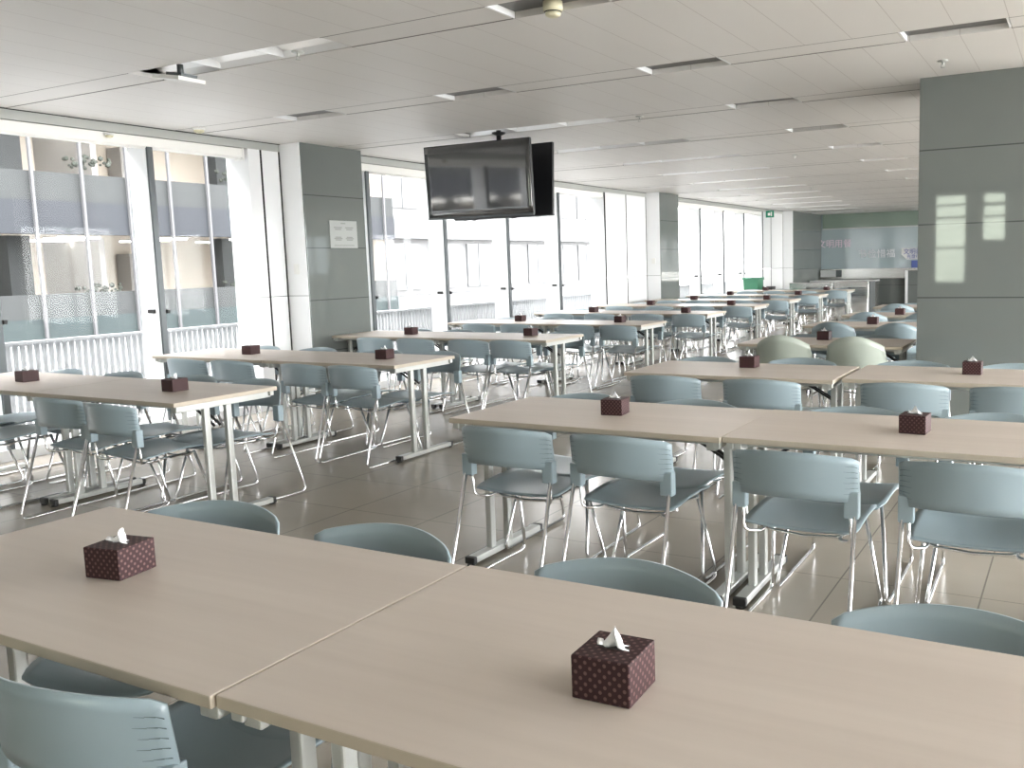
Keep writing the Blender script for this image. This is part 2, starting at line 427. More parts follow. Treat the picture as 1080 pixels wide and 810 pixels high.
def seat_bm():
    bm = new()
    def s(i, j, off):
        u = 2*i-1; v = j                       # v 0 rear .. 1 front
        wd = .228*(1 - .12*max(0, (v-.8)/.2)**2 - .05*max(0, (.12-v)/.12)**2)
        z = .437 + .022*abs(u)**2.2*(.5+.5*math.sin(PI*min(1, v*1.1))) - .012*math.sin(PI*v)*(1-u*u) - .010*(1-v)**2
        if v > .82: z -= .026*((v-.82)/.18)**2*(1-.5*u*u)
        y = -.185 + .455*v - .02*u*u*max(0, (v-.5)*2)
        return Vector((wd*u, y, z-off))
    grid_shell(bm, lambda i, j: s(i, j, 0), lambda i, j: s(i, j, .008), 16, 16)
    return bm
def leg_bm(sg):
    bm = new(); r = .0085
    tube(bm, [(sg*.231, -.222, .585), (sg*.240, -.395, .0095), (sg*.240, .235, .0095), (sg*.195, .125, .418)], r, 8, .045)
    return bm
def under_bm():
    bm = new(); r = .007
    for sg in (-1, 1):
        tube(bm, [(sg*.212, -.222, .57), (sg*.212, -.212, .405), (sg*.155, -.17, .398), (sg*.155, .13, .405)], r, 8, .03)
    for y in (-.10, .125):
        tube(bm, [(-.20, y, .41), (-.13, y, .385), (0, y, .375), (.13, y, .385), (.20, y, .41)], r, 8)
    return bm
def make_chair(kind):
    t = thing('dining_chair', 'x', 'chair')
    if kind == 'low': obj('backrest', backrest_bm(.565, .762, .243, .082, .026), ['plastic', 'slot'], t)
    elif kind == 'tall': obj('backrest', backrest_bm(.50, .865, .235, .12, .10, False, .05, .10), ['plastic_green', 'slot'], t)
    else: obj('backrest', backrest_bm(.50, .82, .235, .12, .09, False, .05, .08), ['plastic', 'slot'], t)
    obj('seat', seat_bm(), 'plastic_green' if kind == 'tall' else 'plastic', t)
    for sg in (-1, 1): obj('leg', leg_bm(sg), 'chrome', t)
    obj('seat_support', under_bm(), 'chrome', t)
    return t
protos = {k: make_chair(k) for k in ('low', 'tall', 'mid')}
used = set()
def place_chair(x, y, rz, label, group, kind='low'):
    p = protos[kind]
    o = p if kind not in used else copy_tree(p)
    used.add(kind)
    o.location = (x, y, 0); o.rotation_euler = (0, 0, rz); o['label'] = label; o['group'] = group
    return o

D = .722; TL = 1.394
def make_table():
    t = thing('folding_table', 'x', 'table')
    bm = new(); bx(bm, 0, TL, 0, D, .725, .75, 0, bev=.003)
    for f in bm.faces:
        if abs(f.normal.z) < .6: f.material_index = 1
    obj('tabletop', bm, ['laminate', 'edge'], t)
    for x in (.05, TL-.05):
        bm = new(); bx(bm, x-.028, x+.028, .06, D-.06, .012, .045, bev=.006)
        fb = obj('foot_bar', bm, 'steel', t)
        for y in (.06, D-.06):
            bm = new(); bx(bm, x-.030, x+.030, y-.013, y+.013, .010, .046, bev=.005); lathe(bm, [(.02, 0), (.02, .012)], (x, y, 0), 12); obj('end_cap', bm, 'rubber', fb)
        for y in (.235, .385):
            bm = new(); bx(bm, x-.017, x+.017, y-.02, y+.02, .04, .69, bev=.006); obj('leg', bm, 'steel', t)
        bm = new(); bx(bm, x-.022, x+.022, .03, D-.03, .685, .725, bev=.003); obj('end_rail', bm, 'steel', t)
        s = 1 if x < .5 else -1
        bm = new(); bar(bm, (x, .29, .57), (x+s*.22, .29, .70), .010, .012); bar(bm, (x, .33, .57), (x+s*.22, .33, .70), .010, .012); obj('folding_brace', bm, 'black', t)
    for y in (.10, D-.12):
        bm = new(); bx(bm, .07, TL-.07, y, y+.025, .695, .725, bev=.003); obj('side_rail', bm, 'steel', t)
    for x in (.008, TL-.038):
        for y in (.02, D-.05):
            bm = new(); bx(bm, x, x+.03, y, y+.03, .695, .725, bev=.004); obj('corner_bracket', bm, 'steel', t)
    return t
tproto = make_table(); tused = [False]
def place_table(x, y, label, group, rz=0):
    o = copy_tree(tproto) if tused[0] else tproto
    tused[0] = True
    o.location = (x, y, 0); o.rotation_euler = (0, 0, rz); o['label'] = label; o['group'] = group
    return o

def make_box():
    t = thing('tissue_box', 'x', 'tissue box')
    h = .054; bm = new(); bx(bm, -h, h, -h, h, 0, .076, bev=.0025); obj('box_body', bm, 'box', t)
    # oval slot rim and the crumpled tissue coming out of it
    bm = new(); prof = []
    n = 20
    a = [bm.verts.new((.032*math.cos(2*PI*k/n), .011*math.sin(2*PI*k/n), .0765)) for k in range(n)]; bm.faces.new(a); obj('slot', bm, 'black', t)
    bm = new(); r_ = random.Random(5)
    W, Hh = 9, 4
    def s(i, j, off):
        u = 2*i-1
        x = .026*u + .006*math.sin(5*j+2*u); y = .007*math.sin(u*5.5+j*2.2)*(1+.8*j) + .010*j*math.cos(u*3)
        z = .076 + j*(.020 + .012*math.sin(u*4.2+.8))*(1-.35*u*u)
        return Vector((x, y+off, z))
    grid_shell(bm, lambda i, j: s(i, j, 0), lambda i, j: s(i, j, .0015), 14, 6); obj('tissue', bm, 'tissue', t)
    return t
bproto = make_box(); bused = [False]
def place_box(x, y, rz, label, group, z=.7505):
    o = copy_tree(bproto) if bused[0] else bproto
    bused[0] = True
    o.location = (x, y, z); o.rotation_euler = (0, 0, rz); o['label'] = label; o['group'] = group
    return o

ordn = ['first', 'second', 'third', 'fourth', 'fifth', 'sixth', 'seventh', 'eighth', 'ninth']
r = random.Random(11)
# window-side block: nine rows of two tables, seen from the camera outwards
Lrows = [3.205, 5.05, 7.17, 9.15, 11.2, 13.15, 15.0, 16.95, 19.3]
near_x = {0: [-7.0, -6.35, -5.45, -4.90], 1: [-6.75, -6.22, -5.37, -4.88], 2: [-6.6, -6.05, -5.38, -4.90], 3: [-6.75, -6.15, -5.32, -4.76]}
Lpos = ['nearest the windows', 'second from the windows', 'second from the aisle', 'nearest the aisle']
for k, y in enumerate(Lrows):
    for s_, x in ((0, -4.505-2*TL-.008), (1, -4.505-TL)):
        place_table(x + (-.04 if k in (1, 2) else 0), y, 'beige folding table, %s end of the %s window-side row' % (['window', 'aisle'][s_], ordn[k]), 'tables in the window-side rows')
    xs = near_x.get(k, [-6.75+r.uniform(-.08, .08), -6.15+r.uniform(-.06, .06), -5.35+r.uniform(-.06, .06), -4.76+r.uniform(-.03, .03)])
    fx = [-6.9+r.uniform(-.06, .06), -6.25+r.uniform(-.06, .06), -5.42+r.uniform(-.06, .06), -4.84+r.uniform(-.04, .04)]
    for q in range(4):
        place_chair(xs[q], y+.14+r.uniform(-.02, .02), r.uniform(-.03, .03), 'grey-blue sled-base chair facing away, %s, in the %s window-side row' % (Lpos[q], ordn[k]), 'chairs with backs to the camera, window-side rows')
        place_chair(fx[q], y+D-.14+r.uniform(-.02, .03), PI+r.uniform(-.05, .05), 'grey-blue sled-base chair facing the camera, %s, in the %s window-side row' % (Lpos[q], ordn[k]), 'chairs facing the camera, window-side rows')
Lbox = [[(-6.53, 3.55), (-4.99, 3.57)], [(-6.5, 5.41), (-4.97, 5.42)], [(-6.5, 7.52), (-5.02, 7.63)], [(-6.44, 9.56), (-4.99, 9.56)], [(-6.44, 11.5), (-4.93, 11.45)], [(-6.43, 13.45), (-5.0, 13.45)], [(-6.4, 15.25), (-5.01, 15.3)], [(-6.45, 17.3), (-5.0, 17.25)], [(-6.45, 19.6), (-5.05, 19.63)]]
for k, ps in enumerate(Lbox):
    for s_, (x, y) in enumerate(ps):
        place_box(x, y, r.uniform(-.12, .12), 'brown patterned tissue box, %s table of the %s window-side row' % (['window-end', 'aisle-end'][s_], ordn[k]), 'tissue boxes on the window-side rows')

# centre block: the near row and six behind it, up to the big pillar
place_table(-1.315-TL, .957, 'beige folding table filling the lower left corner of the picture', 'tables in the centre rows')
place_table(-1.311, .965, 'beige folding table across the bottom right of the picture', 'tables in the centre rows')
def centre_label(k): return ordn[k]
place_table(-2.70, 3.36, 'beige folding table, aisle end of the second centre row', 'tables in the centre rows')
place_table(-2.70+TL+.004, 3.38, 'beige folding table, right end of the second centre row', 'tables in the centre rows', .012)
place_table(-2.69, 5.19, 'beige folding table, aisle end of the third centre row', 'tables in the centre rows')
place_table(-2.69+TL+.03, 5.29, 'beige folding table, right end of the third centre row', 'tables in the centre rows')
for k, y in ((3, 7.27), (4, 9.32), (5, 11.02), (6, 12.9)):
    place_table(-2.65, y, 'beige folding table in the %s centre row, left of the big pillar' % ordn[k], 'tables in the centre rows')
G1 = 'chairs facing the camera, centre rows'; G2 = 'chairs with backs to the camera, centre rows'
def cch(x, y, rz, away, pos, row, kind='low', look='grey-blue'):
    place_chair(x, y, rz, '%s sled-base chair %s, %s, in the %s centre row' % (look, 'facing away' if away else 'facing the camera', pos, ordn[row]), G2 if away else G1, kind)
# first row, far side (apex y 1.93 => origin y = apex - .365)
for x, rz, pos in ((-2.30, .22, 'leftmost'), (-1.68, -.02, 'second from the left'), (-.93, .0, 'third from the left'), (-.19, .02, 'rightmost')):
    cch(x, 1.525, PI+rz, False, pos, 0)
# first row, near side
cch(-2.36, .97, .12, True, 'leftmost', 0)
cch(-1.665, 1.155, .08, True, 'second from the left', 0)
# second row
for x, y, rz, pos in ((-2.30, 3.50, .0, 'nearest the aisle'), (-1.72, 3.51, -.02, 'second from the aisle'), (-.955, 3.47, .0, 'third from the aisle'), (-.33, 3.50, .02, 'rightmost')):
    cch(x, y, rz, True, pos, 1)
for x, y, rz, pos in ((-2.38, 3.90, .03, 'nearest the aisle'), (-1.74, 3.88, -.02, 'second from the aisle'), (-.93, 3.92, .0, 'third from the aisle'), (-.30, 3.94, .02, 'rightmost')):
    cch(x, y, PI+rz, False, pos, 1)
for x, y, rz, pos in ((-2.355, 5.35, .0, 'nearest the aisle'), (-1.715, 5.355, .0, 'second from the aisle'), (-.89, 5.44, .0, 'third from the aisle'), (-.29, 5.455, .0, 'rightmost')):
    cch(x, y, rz, True, pos, 2)
for x, y, rz, pos in ((-2.45, 5.82, .0, 'nearest the aisle'), (-1.75, 5.90, .03, 'second from the aisle'), (-1.0, 5.93, .0, 'third from the aisle'), (-.34, 5.93, .0, 'rightmost')):
    cch(x, y, PI+rz, False, pos, 2)
cch(-2.15, 7.27, .0, True, 'tall back, nearest the aisle', 3, 'tall', 'pale green')
cch(-1.56, 7.25, .0, True, 'tall back, nearest the pillar', 3, 'tall', 'pale green')
for k, y in ((3, 7.27), (4, 9.32), (5, 11.02), (6, 12.9)):
    if k > 3:
        cch(-2.27, y+.06, .0, True, 'nearest the aisle', k, 'mid'); cch(-1.62, y+.05, .0, True, 'nearest the pillar', k, 'mid')
    cch(-2.25, y+D-.14, PI, False, 'nearest the aisle', k); cch(-1.65, y+D-.14, PI, False, 'nearest the pillar', k)
GB = 'tissue boxes on the centre rows'
place_box(-.690, 1.268, .035, 'brown patterned tissue box with white tissue, nearest the camera, bottom right', GB)
place_box(-2.075, 1.300, .16, 'brown patterned tissue box on the near table at lower left', GB)
place_box(-1.985, 3.73, .12, 'brown patterned tissue box on the aisle end of the second centre row', GB)
place_box(-.595, 3.75, -.06, 'brown patterned tissue box, tissue standing up, right end of the second centre row', GB)
place_box(-1.985, 5.68, .0, 'brown patterned tissue box on the aisle end of the third centre row', GB)
place_box(-.575, 5.72, .0, 'brown patterned tissue box in front of the big pillar, third centre row', GB)
for (x, y), w in (((-2.02, 7.78), 'fourth'), ((-1.99, 9.7), 'fifth'), ((-1.99, 11.3), 'sixth')):
    place_box(x, y, .0, 'brown patterned tissue box on the single table of the %s centre row' % w, GB)

# ------------------------------------------------------------------ televisions on a ceiling pole
def tv(name, label, cx, y, zc, rx, rz, cat='television'):
    t = thing(name, label, cat, (cx, y, zc), rz, 'televisions back to back on the ceiling pole')
    t.rotation_euler = (rx, 0, rz)
    bm = new(); bx(bm, -.645, .645, 0, .035, -.365, .365, bev=.006); bx(bm, -.35, .35, .035, .07, -.25, .2, bev=.01); obj('casing', bm, 'black', t)
    bm = new(); n = 24       # a very slightly bowed glossy panel
    def s(i, j, off): u = 2*i-1; v = 2*j-1; return Vector((.635*u, -.003 + .003*(u*u) + off, .352*v+.004))
    grid_shell(bm, lambda i, j: s(i, j, 0), lambda i, j: s(i, j, .003), n, 10); obj('screen', bm, 'screen', t)
    bm = new(); bx(bm, -.645, .645, -.002, .02, -.372, -.352, bev=.002); obj('bottom_bezel', bm, 'alu_dark', t)
    bm = new(); bx(bm, -.12, .12, .06, .20, -.1, .1); obj('mount_plate', bm, 'black', t)
    return t
tv('television', 'large flat television hung from the ceiling, screen facing the camera', -5.40, 7.34, 2.325, .04, 0.0)
tv('television', 'flat television behind the front one, its dark side peeping out at right', -5.445, 7.86, 2.335, .05, PI-.04)
mt = t = thing('ceiling_mount', 'black ceiling pole carrying the two televisions', 'mount', (-5.27, 7.56, CZ), 0)
bm = new(); tube(bm, [(0, 0, .02), (0, 0, -.42)], .025, 12); obj('pole', bm, 'black', t)
bm = new(); lathe(bm, [(.07, 0), (.07, -.012), (.03, -.03)], (0, 0, 0.0), 16); obj('ceiling_flange', bm, 'black', t)
bm = new(); bx(bm, -.1, .1, -.03, .1, -.5, -.4); obj('bracket', bm, 'black', t)
bm = new(); tube(bm, [(-.10, -.14, -.80), (-.22, -.15, -.87), (-.30, -.15, -.855), (-.36, -.15, -.865)], .005, 6, .03); obj('hanging_cable', bm, 'black', mt)
bm = new(); tube(bm, [(.1, -.14, -.80), (.22, -.15, -.868), (.36, -.15, -.845), (.42, -.15, -.85)], .005, 6, .03); obj('hanging_cable', bm, 'black', t)

# ------------------------------------------------------------------ ceiling fixtures
t = thing('smoke_detector', 'cream round smoke detector on the ceiling at the top centre', 'smoke detector', (-2.50, 4.12, CZ+.03))
bm = new(); lathe(bm, [(.052, 0), (.052, -.035), (.048, -.05)], seg=28); obj('base', bm, 'cream', t)
bm = new(); lathe(bm, [(.046, -.05), (.046, -.052), (.036, -.054)], seg=28); obj('vent_ring', bm, 'black', t)
bm = new(); lathe(bm, [(.042, -.054), (.04, -.068), (.025, -.076), (.0, -.077)], seg=28); obj('cap', bm, 'cream', t)
def dome(name, label, x, y, s=1., z=None):
    t = thing(name, label, 'smoke detector', (x, y, z if z is not None else CZ), 0, 'small white detectors by the window edge')
    bm = new(); lathe(bm, [(.05*s, 0), (.05*s, -.015*s), (.045*s, -.02*s)], seg=20); obj('base', bm, 'white_plastic', t)
    bm = new(); lathe(bm, [(.042*s, -.02*s), (.038*s, -.035*s), (.02*s, -.045*s), (.0, -.047*s)], seg=20); obj('cap', bm, 'cream', t)
dome('smoke_detector', 'small white detector on the ceiling edge above the near windows', -7.30, 5.68, 1.1)
dome('smoke_detector', 'small white detector under the blind housing of the near window', -7.615, 5.02, .8, 2.70)
def sprinkler(label, x, y, z=CZ):
    t = thing('sprinkler', label, 'sprinkler', (x, y, z), 0, 'ceiling sprinklers')
    bm = new(); lathe(bm, [(.038, .002), (.036, -.006), (.012, -.008)], seg=18); obj('rosette', bm, 'steel', t)
    bm = new(); tube(bm, [(0, 0, -.006), (0, 0, -.03)], .007, 8); bar(bm, (-.012, 0, -.02), (-.012, 0, -.045), .003, .003); bar(bm, (.012, 0, -.02), (.012, 0, -.045), .003, .003)
    lathe(bm, [(.016, -.045), (.016, -.048)], seg=12); obj('sprinkler_head', bm, 'steel', t)
sprinkler('small pendent ceiling sprinkler just above the big right pillar', -.90, 6.62)
sprinkler('small pendent sprinkler in the ceiling trough right of the tilted panel', -4.31, 4.09)
sprinkler('small pendent ceiling sprinkler above the right edge of the front television', -3.66, 7.50)
sprinkler('small pendent ceiling sprinkler between television and big pillar', -3.35, 11.4)
sprinkler('small pendent ceiling sprinkler far back near the second window pillar', -4.65, 16.9)
t = thing('ceiling_panel_antenna', 'flat white panel tilted under a bracket in the ceiling trough, top left', 'ceiling fixture', (-5.36, 4.05, CZ))
bm = new(); obox(bm, (0, 0, -.05), Vector((.97, 0, -.16)).normalized(), Vector((0, 1, 0)), Vector((.16, 0, .97)).normalized(), .13, .10, .012); obj('panel', bm, 'white_plastic', t)
bm = new(); obox(bm, (.03, 0, -.030), Vector((.97, 0, -.16)).normalized(), Vector((0, 1, 0)), Vector((.16, 0, .97)).normalized(), .075, .06, .010); tube(bm, [(.02, 0, .04), (.02, 0, -.03)], .02, 10); obj('bracket', bm, 'alu_dark', t)

# exit sign
t = thing('exit_sign', 'small green exit sign by the far window panels, up at the ceiling', 'sign', (-7.50, 23.2, 2.66))
bm = new(); bx(bm, -.11, .11, -.012, .012, -.09, .09, bev=.003); obj('sign_panel', bm, 'sign_green', t)
bm = new(); bx(bm, -.055, .015, -.0145, -.012, -.04, .03); lathe(bm, [(.018, 0), (.018, .002)], (.0, -.0145, .05), 10); bx(bm, .03, .06, -.0145, -.012, -.055, .055); obj('pictogram', bm, 'white_plastic', t)
bm = new(); tube(bm, [(0, 0, .09), (0, 0, .14)], .006, 6); obj('hanger', bm, 'steel', t)

# notice on the pillar (faces the aisle)
t = thing('notice_board', 'pale notice sheet fixed to the first window pillar', 'notice', (-7.32, 7.435, 1.855))
bm = new(); bx(bm, 0, .008, -.205, .205, -.15, .15, bev=.002); obj('sheet', bm, 'paper', t)
bm = new()
for sy in (-1, 1):
    for z0 in (.075, .055, -.03, -.045, -.06):
        w_ = .06 if z0 in (.075, -.045) else .045
        bx(bm, .0085, .0092, sy*.085-w_, sy*.085+w_, z0-.006, z0+.004)
bx(bm, .0085, .0092, -.04, .03, .115, .125)
for z0 in (-.115, -.125): bx(bm, .0085, .0092, -.15, .15, z0-.002, z0+.002)
obj('printed_text', bm, 'print', t)

# small white plates on the white panels
for x, y, lab in ((-7.617, 6.54, 'small white wall plate on the panel left of the first window pillar'), (-7.47, 6.881, 'small white wall plate on the side of the first window pillar'),
                  (-7.617, 15.5, 'small white wall plate on the panel beside the second window pillar'), (-7.47, 15.796, 'small white wall plate on the side of the second window pillar')):
    t = thing('switch_plate', lab, 'switch', (x, y, 1.485), 0, 'white wall plates beside the pillars')
    bm = new()
    if abs(x+7.617) < .01: bx(bm, -.002, .008, -.04, .04, -.055, .055, bev=.003)
    else: bx(bm, -.04, .04, -.008, .002, -.055, .055, bev=.003)
    obj('plate', bm, 'white_plastic', t)
    bm = new()
    if abs(x+7.617) < .01: bx(bm, .008, .011, -.02, .02, -.03, .03, bev=.001)
    else: bx(bm, -.02, .02, -.011, -.008, -.03, .03, bev=.001)
    obj('rocker', bm, 'white_plastic', t)

# ------------------------------------------------------------------ far end: counter, cabinets, green bin, lettering
def text(name, s, size, x, y, z, m, label, parent=None):
    cu = bpy.data.curves.new(name, 'FONT'); cu.body = s; cu.size = size; cu.extrude = .006; cu.align_x = 'CENTER'; cu.align_y = 'CENTER'
    o = bpy.data.objects.new(name, cu); C.objects.link(o); bpy.context.view_layer.update()
    dg = bpy.context.evaluated_depsgraph_get(); me = bpy.data.meshes.new_from_object(o.evaluated_get(dg)); bpy.data.objects.remove(o)
    me.materials.clear(); me.materials.append(M[m])
    o = bpy.data.objects.new(name, me); C.objects.link(o); o.rotation_euler = (PI/2, 0, 0); o.location = (x, y, z)
    if parent: o.parent = parent
    elif label: tag(o, label, 'lettering')
    return o
text('wall_lettering', '文明用餐', .27, -6.93, BY-.012, 1.87, 'letter_pink', 'pale pink characters on the far wall, upper left of the grey ones')
text('wall_lettering', '节俭惜福', .28, -5.63, BY-.012, 1.53, 'letter_white', 'pale grey row of four characters on the far wall, right of the pink ones')
t = thing('hanging_sign', 'white pennant-shaped sign with blue writing on the far wall by the big pillar', 'sign', (-4.47, BY-.03, 1.52))
bm = new(); pts = [(-.42, .17), (.42, .17), (.42, -.02), (.30, -.17), (-.26, -.17), (-.42, -.02)]
a = [bm.verts.new((x, -.012, z)) for x, z in pts]; b_ = [bm.verts.new((x, .012, z)) for x, z in pts]
bm.faces.new(a); bm.faces.new(b_)
for i in range(6): bm.faces.new((a[i], a[(i+1) % 6], b_[(i+1) % 6], b_[i]))
obj('sign_board', bm, 'white_plastic', t)
text('writing', '文明就餐', .18, 0, -.02, .055, 'letter_blue', None, t); text('writing', '光盘行动', .13, 0, -.02, -.09, 'letter_blue', None, t)
bm = new(); bx(bm, -.12, .42, -.03, 0, -.50, -.20, bev=.01); tag(obj('blue_panel', bm, 'letter_blue', None, (-4.47, BY-.03, 1.52)), 'dark blue panel under the white pennant sign on the far wall', 'panel')
# service opening and counter run along the far wall
bm = new(); bx(bm, -7.28, -6.62, BY-.32, BY-.30, .86, 1.07); bx(bm, -6.8, -6.62, BY-.33, BY-.32, .86, 1.07, 1); tag(obj('service_hatch', bm, ['counter', 'alu_dark']), 'small pale service hatch at the left end of the far wall', 'hatch')
t = thing('serving_counter', 'long pale serving counter along the far wall', 'counter', (-4.95, 26.6, 0))
bm = new(); bx(bm, -2.3, -.4, -.40, .40, .74, .79, bev=.008); obj('countertop', bm, 'counter', t)
bm = new(); bx(bm, -2.25, -.45, -.34, .36, .0, .74); obj('counter_body', bm, 'stainless', t)
for k in range(4):
    bm = new(); bx(bm, -2.23+.445*k, -1.80+.445*k, -.36, -.34, .1, .70, bev=.006); d = obj('door', bm, 'stainless', t)
    bm = new(); bar(bm, (-1.85+.445*k, -.368, .45), (-1.85+.445*k, -.368, .6), .012, .02); obj('handle', bm, 'chrome', d)
def cabinet(label, x, y, w, d, h, dark):
    t = thing('stainless_cabinet', label, 'cabinet', (x, y, 0), 0, 'stainless cabinets at the far end')
    bm = new(); bx(bm, -w/2, w/2, -d/2, d/2, .06, h, bev=.008); obj('body', bm, 'stainless', t)
    bm = new(); bx(bm, -w/2+.03, w/2-.03, -d/2-.012, -d/2, .10, h*.58, bev=.004); dr = obj('door', bm, 'stainless', t)
    bm = new(); bx(bm, -w/2+.06, -w/2+.08, -d/2-.03, -d/2-.012, h*.3, h*.5); obj('handle', bm, 'chrome', dr)
    bm = new()
    for k in range(6): bx(bm, -w*.1, w/2-.06, -d/2-.006, -d/2, h*.64+.035*k, h*.64+.035*k+.018)
    obj('vent_grille', bm, 'alu_dark', t)
    if dark: bm = new(); bx(bm, w/2, w/2+.03, -d/2+.02, d/2, .06, h); obj('dark_side_panel', bm, 'alu_dark', t)
    for sx in (-1, 1):
        for sy in (-1, 1):
            bm = new(); lathe(bm, [(.02, 0), (.02, .06)], (sx*(w/2-.05), sy*(d/2-.05), 0), 10); obj('foot', bm, 'rubber', t)
cabinet('square stainless cabinet with a vent grille at the far end, left of the big pillar', -4.72, 20.9, .78, .6, .90, True)
cabinet('low stainless cabinet at the far end, behind the last window-side tables', -6.15, 22.6, 1.1, .6, .84, False)
t = thing('rubbish_bin', 'green plastic bin standing by the far window panels', 'bin', (-7.12, 20.7, 0))
bm = new()
for (w0, w1, z0, z1) in ((.15, .19, .04, .98),):
    v = [bm.verts.new(p) for p in [(-w0, -w0, z0), (w0, -w0, z0), (w0, w0, z0), (-w0, w0, z0), (-w1, -w1, z1), (w1, -w1, z1), (w1, w1, z1), (-w1, w1, z1)]]
    for q in ((0, 1, 2, 3), (4, 5, 6, 7), (0, 1, 5, 4), (1, 2, 6, 5), (2, 3, 7, 6), (3, 0, 4, 7)): bm.faces.new([v[i] for i in q])
obj('bin_body', bm, 'green_bin', t)
bm = new(); bx(bm, -.21, .21, -.21, .21, .98, 1.03, bev=.01); obj('lid', bm, 'green_bin', t)
bm = new(); bar(bm, (-.2, .23, .98), (.2, .23, .98), .02, .02); obj('handle', bm, 'green_bin', t)
for sx in (-1, 1):
    bm = new(); tube(bm, [(sx*.16-.02, .15, .06), (sx*.16+.02, .15, .06)], .06, 14); obj('wheel', bm, 'rubber', t)
t = thing('serving_tray_stack', 'black low crate on a small stand right of the green bin', 'crate', (-6.82, 21.0, 0))
bm = new(); bx(bm, -.12, .12, -.15, .15, .72, .80, bev=.01); obj('crate', bm, 'black', t)
bm = new()
for sx in (-1, 1):
    for sy in (-1, 1): bar(bm, (sx*.1, sy*.12, 0), (sx*.1, sy*.12, .72), .02, .02)
obj('stand', bm, 'alu_dark', t)
# door leaf beside the big pillar
bm = new(); bx(bm, -4.72, -4.64, BY-.34, BY-.30, 0, 1.02); bx(bm, -4.64, -3.8, BY-.33, BY-.31, 0, 1.02, 1); g = struct('door_1', bm, ['white_paint', 'pillar'])

# ------------------------------------------------------------------ outside
M['terrace'] = mat('pale_terrace', (.22, .22, .22), .7)
M['railing'] = mat('white_railing', (.42, .43, .44), .5)
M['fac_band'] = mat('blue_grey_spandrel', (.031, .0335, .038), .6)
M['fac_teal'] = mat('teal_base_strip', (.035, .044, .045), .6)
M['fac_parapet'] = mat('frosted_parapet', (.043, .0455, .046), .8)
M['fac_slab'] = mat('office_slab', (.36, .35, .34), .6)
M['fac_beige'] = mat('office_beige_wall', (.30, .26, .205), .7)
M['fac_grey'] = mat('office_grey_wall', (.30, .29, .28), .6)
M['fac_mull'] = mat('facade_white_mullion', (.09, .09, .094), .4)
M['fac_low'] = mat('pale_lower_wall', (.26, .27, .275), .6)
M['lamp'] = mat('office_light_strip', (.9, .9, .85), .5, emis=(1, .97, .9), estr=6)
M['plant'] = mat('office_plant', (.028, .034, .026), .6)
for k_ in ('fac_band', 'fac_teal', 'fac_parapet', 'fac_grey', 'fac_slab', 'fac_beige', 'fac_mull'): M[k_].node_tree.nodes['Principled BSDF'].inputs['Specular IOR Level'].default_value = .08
noise_tint(M['fac_beige'], (.58, .52, .45), (.64, .58, .51), (.15, .3, .4), 2)
bm = new(); bx(bm, -9.3, -7.97, -6, 40, -.30, -.02); tag(obj('terrace', bm, 'terrace'), 'pale terrace slab outside the windows', 'terrace', kind='structure')
bm = new(); bx(bm, -60, -9.3, -40, 70, -4.2, -4.0); tag(obj('courtyard', bm, 'terrace'), 'pale courtyard ground below the terrace', 'ground', kind='structure')
t = thing('terrace_railing', 'white slatted railing on the terrace outside the windows', 'railing', (-9.0, 17, 0))
bm = new()
for k in range(690): bx(bm, -.010, .010, -23+.0666*k, -23+.0666*k+.042, -.02, .83)
obj('slat_panel', bm, 'railing', t)
bm = new(); bx(bm, -.03, .03, -23, 23, .83, .86); obj('handrail', bm, 'railing', t)

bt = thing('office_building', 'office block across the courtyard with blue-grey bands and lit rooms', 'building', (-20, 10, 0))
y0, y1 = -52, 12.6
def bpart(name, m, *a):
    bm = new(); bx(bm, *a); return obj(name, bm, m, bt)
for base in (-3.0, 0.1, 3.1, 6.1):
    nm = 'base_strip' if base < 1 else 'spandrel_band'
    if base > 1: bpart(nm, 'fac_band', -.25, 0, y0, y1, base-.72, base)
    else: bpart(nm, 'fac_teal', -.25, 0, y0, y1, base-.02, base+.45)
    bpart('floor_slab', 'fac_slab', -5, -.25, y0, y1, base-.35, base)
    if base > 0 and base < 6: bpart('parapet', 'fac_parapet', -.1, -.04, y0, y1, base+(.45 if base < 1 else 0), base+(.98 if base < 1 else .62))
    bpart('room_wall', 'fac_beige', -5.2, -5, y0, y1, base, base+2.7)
bpart('sky_blocking_storeys', 'fac_band', -5.2, 0, y0, y1, 6.1, 14)  # unseen storeys, added to block sky light from the window-side tables
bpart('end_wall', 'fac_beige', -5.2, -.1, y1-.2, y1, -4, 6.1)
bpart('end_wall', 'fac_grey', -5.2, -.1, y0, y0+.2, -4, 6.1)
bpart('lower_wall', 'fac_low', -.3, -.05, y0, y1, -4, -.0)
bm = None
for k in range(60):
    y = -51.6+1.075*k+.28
    bm = new(); bx(bm, .0, .07, y-.028, y+.028, -.0, 6.5); obj('mullion', bm, 'fac_mull', bt)
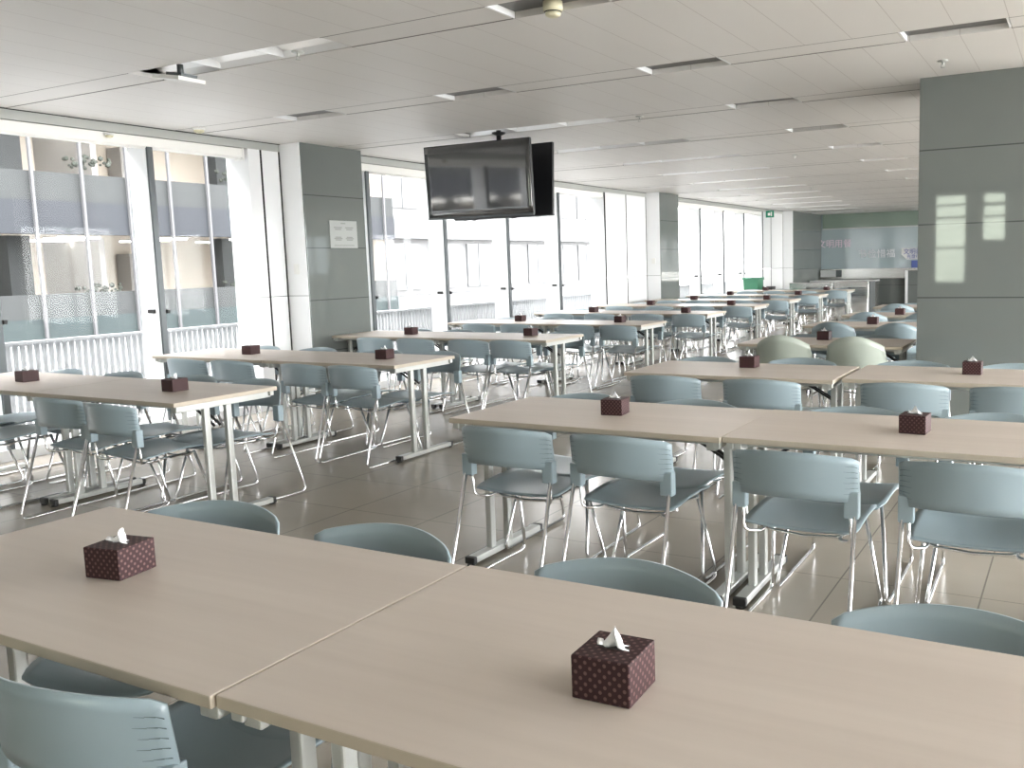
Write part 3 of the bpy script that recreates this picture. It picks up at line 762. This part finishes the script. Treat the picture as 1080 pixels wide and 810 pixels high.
for base in (.1, 3.1):
    for k in range(11):
        y = -49+5.6*k
        bpart('office_partition', 'fac_grey', -4.6, -2.2, y+2.7, y+2.85, base, base+2.3)
        bpart('office_column', 'fac_parapet', -1.9, -1.4, y+.1, y+.6, base, base+2.3)
    for k in range(12):
        y = -46.7+5.3*k
        bpart('office_cupboard', 'fac_grey', -4.9, -4.3, y, y+.8, base, base+1.95)
    rr = random.Random(9)
    for k in range(27):
        y = -51.55+2.35*k; bm = new()
        for q in range(3): bx(bm, -1.2-1.1*q, -1.1-1.1*q, y+.3*q, y+.3*q+.95, base+2.24, base+2.28)
        obj('light_strip', bm, 'lamp', bt)
    for k in range(9):
        y = -21.3+4.1*k; bm = new()
        for q in range(30):
            c = Vector((-.9+rr.uniform(-.2, .2), y+rr.uniform(-.6, .6), base+1.02+rr.uniform(-.16, .12)))
            bmesh.ops.create_icosphere(bm, subdivisions=1, radius=rr.uniform(.03, .07), matrix=Matrix.Translation(c))
        obj('office_planting', bm, 'plant', bt)
# wing further along, its paler colour stands in for window glare
M['wing_wall'] = mat('glare_pale_wing_wall', (.085, .085, .087), .6)
M['wing_glass'] = mat('glare_pale_wing_glass', (.062, .065, .068), .3)
bw = thing('office_wing', 'wing of the office block, paled for glare, seen through the middle windows', 'building', (-20.4, 30, 0))
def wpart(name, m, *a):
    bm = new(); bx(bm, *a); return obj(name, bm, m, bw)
wpart('wall', 'wing_wall', -3, -.4, -7.2, 2, -4, 12)  # raised out of view to block sky light as well
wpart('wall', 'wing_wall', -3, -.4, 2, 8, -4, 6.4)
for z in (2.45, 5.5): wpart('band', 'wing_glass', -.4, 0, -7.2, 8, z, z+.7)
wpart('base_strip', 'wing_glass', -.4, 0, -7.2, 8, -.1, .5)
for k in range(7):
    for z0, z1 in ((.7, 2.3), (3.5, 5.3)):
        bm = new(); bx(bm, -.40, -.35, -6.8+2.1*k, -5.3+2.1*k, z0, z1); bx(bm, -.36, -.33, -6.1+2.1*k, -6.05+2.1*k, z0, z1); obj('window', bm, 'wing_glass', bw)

# ------------------------------------------------------------------ light
w = bpy.data.worlds.new('world'); bpy.context.scene.world = w; w.use_nodes = True
nt = w.node_tree; bg = nt.nodes['Background']
tcw = nt.nodes.new('ShaderNodeTexCoord'); sp = nt.nodes.new('ShaderNodeSeparateXYZ'); rp = nt.nodes.new('ShaderNodeValToRGB')
mr = nt.nodes.new('ShaderNodeMapRange'); mr.inputs['From Min'].default_value = -.12; mr.inputs['From Max'].default_value = .02
rp.color_ramp.elements[0].position = .0; rp.color_ramp.elements[0].color = (.46, .45, .44, 1)    # hazy ground far away
rp.color_ramp.elements[1].position = 1.; rp.color_ramp.elements[1].color = (1, .985, .98, 1)      # overcast sky
nt.links.new(tcw.outputs['Generated'], sp.inputs[0]); nt.links.new(sp.outputs[2], mr.inputs['Value']); nt.links.new(mr.outputs[0], rp.inputs[0]); nt.links.new(rp.outputs[0], bg.inputs['Color'])
bg.inputs['Strength'].default_value = 5.0
def portal(loc, rot, sx, sy):
    l = bpy.data.lights.new('window_portal', 'AREA'); l.shape = 'RECTANGLE'; l.size = sx; l.size_y = sy; l.cycles.is_portal = True
    o = bpy.data.objects.new('window_portal', l); C.objects.link(o); o.location = loc; o.rotation_euler = rot
for (_, a, b) in bays: portal((-7.99, (a+b)/2, 1.4), (0, -PI/2, 0), 2.7, b-a)
portal((RX+.25, 8.15, 1.45), (0, PI/2, 0), 2.5, 18.1)
portal((RX+.25, 23.5, 1.45), (0, PI/2, 0), 2.5, 8.4)
portal((-1.96, FY-.25, 1.77), (PI/2, 0, 0), 1.4, 1.8)

sc = bpy.context.scene
sc.view_settings.view_transform = 'Standard'; sc.view_settings.look = 'None'; sc.view_settings.gamma = 1; sc.view_settings.use_curve_mapping = False
sc.view_settings.exposure = 2.75
sc.cycles.max_bounces = 10; sc.cycles.diffuse_bounces = 6; sc.cycles.glossy_bounces = 4; sc.cycles.transparent_max_bounces = 12
sc.cycles.use_denoising = True
sc.cycles.sample_clamp_indirect = 6
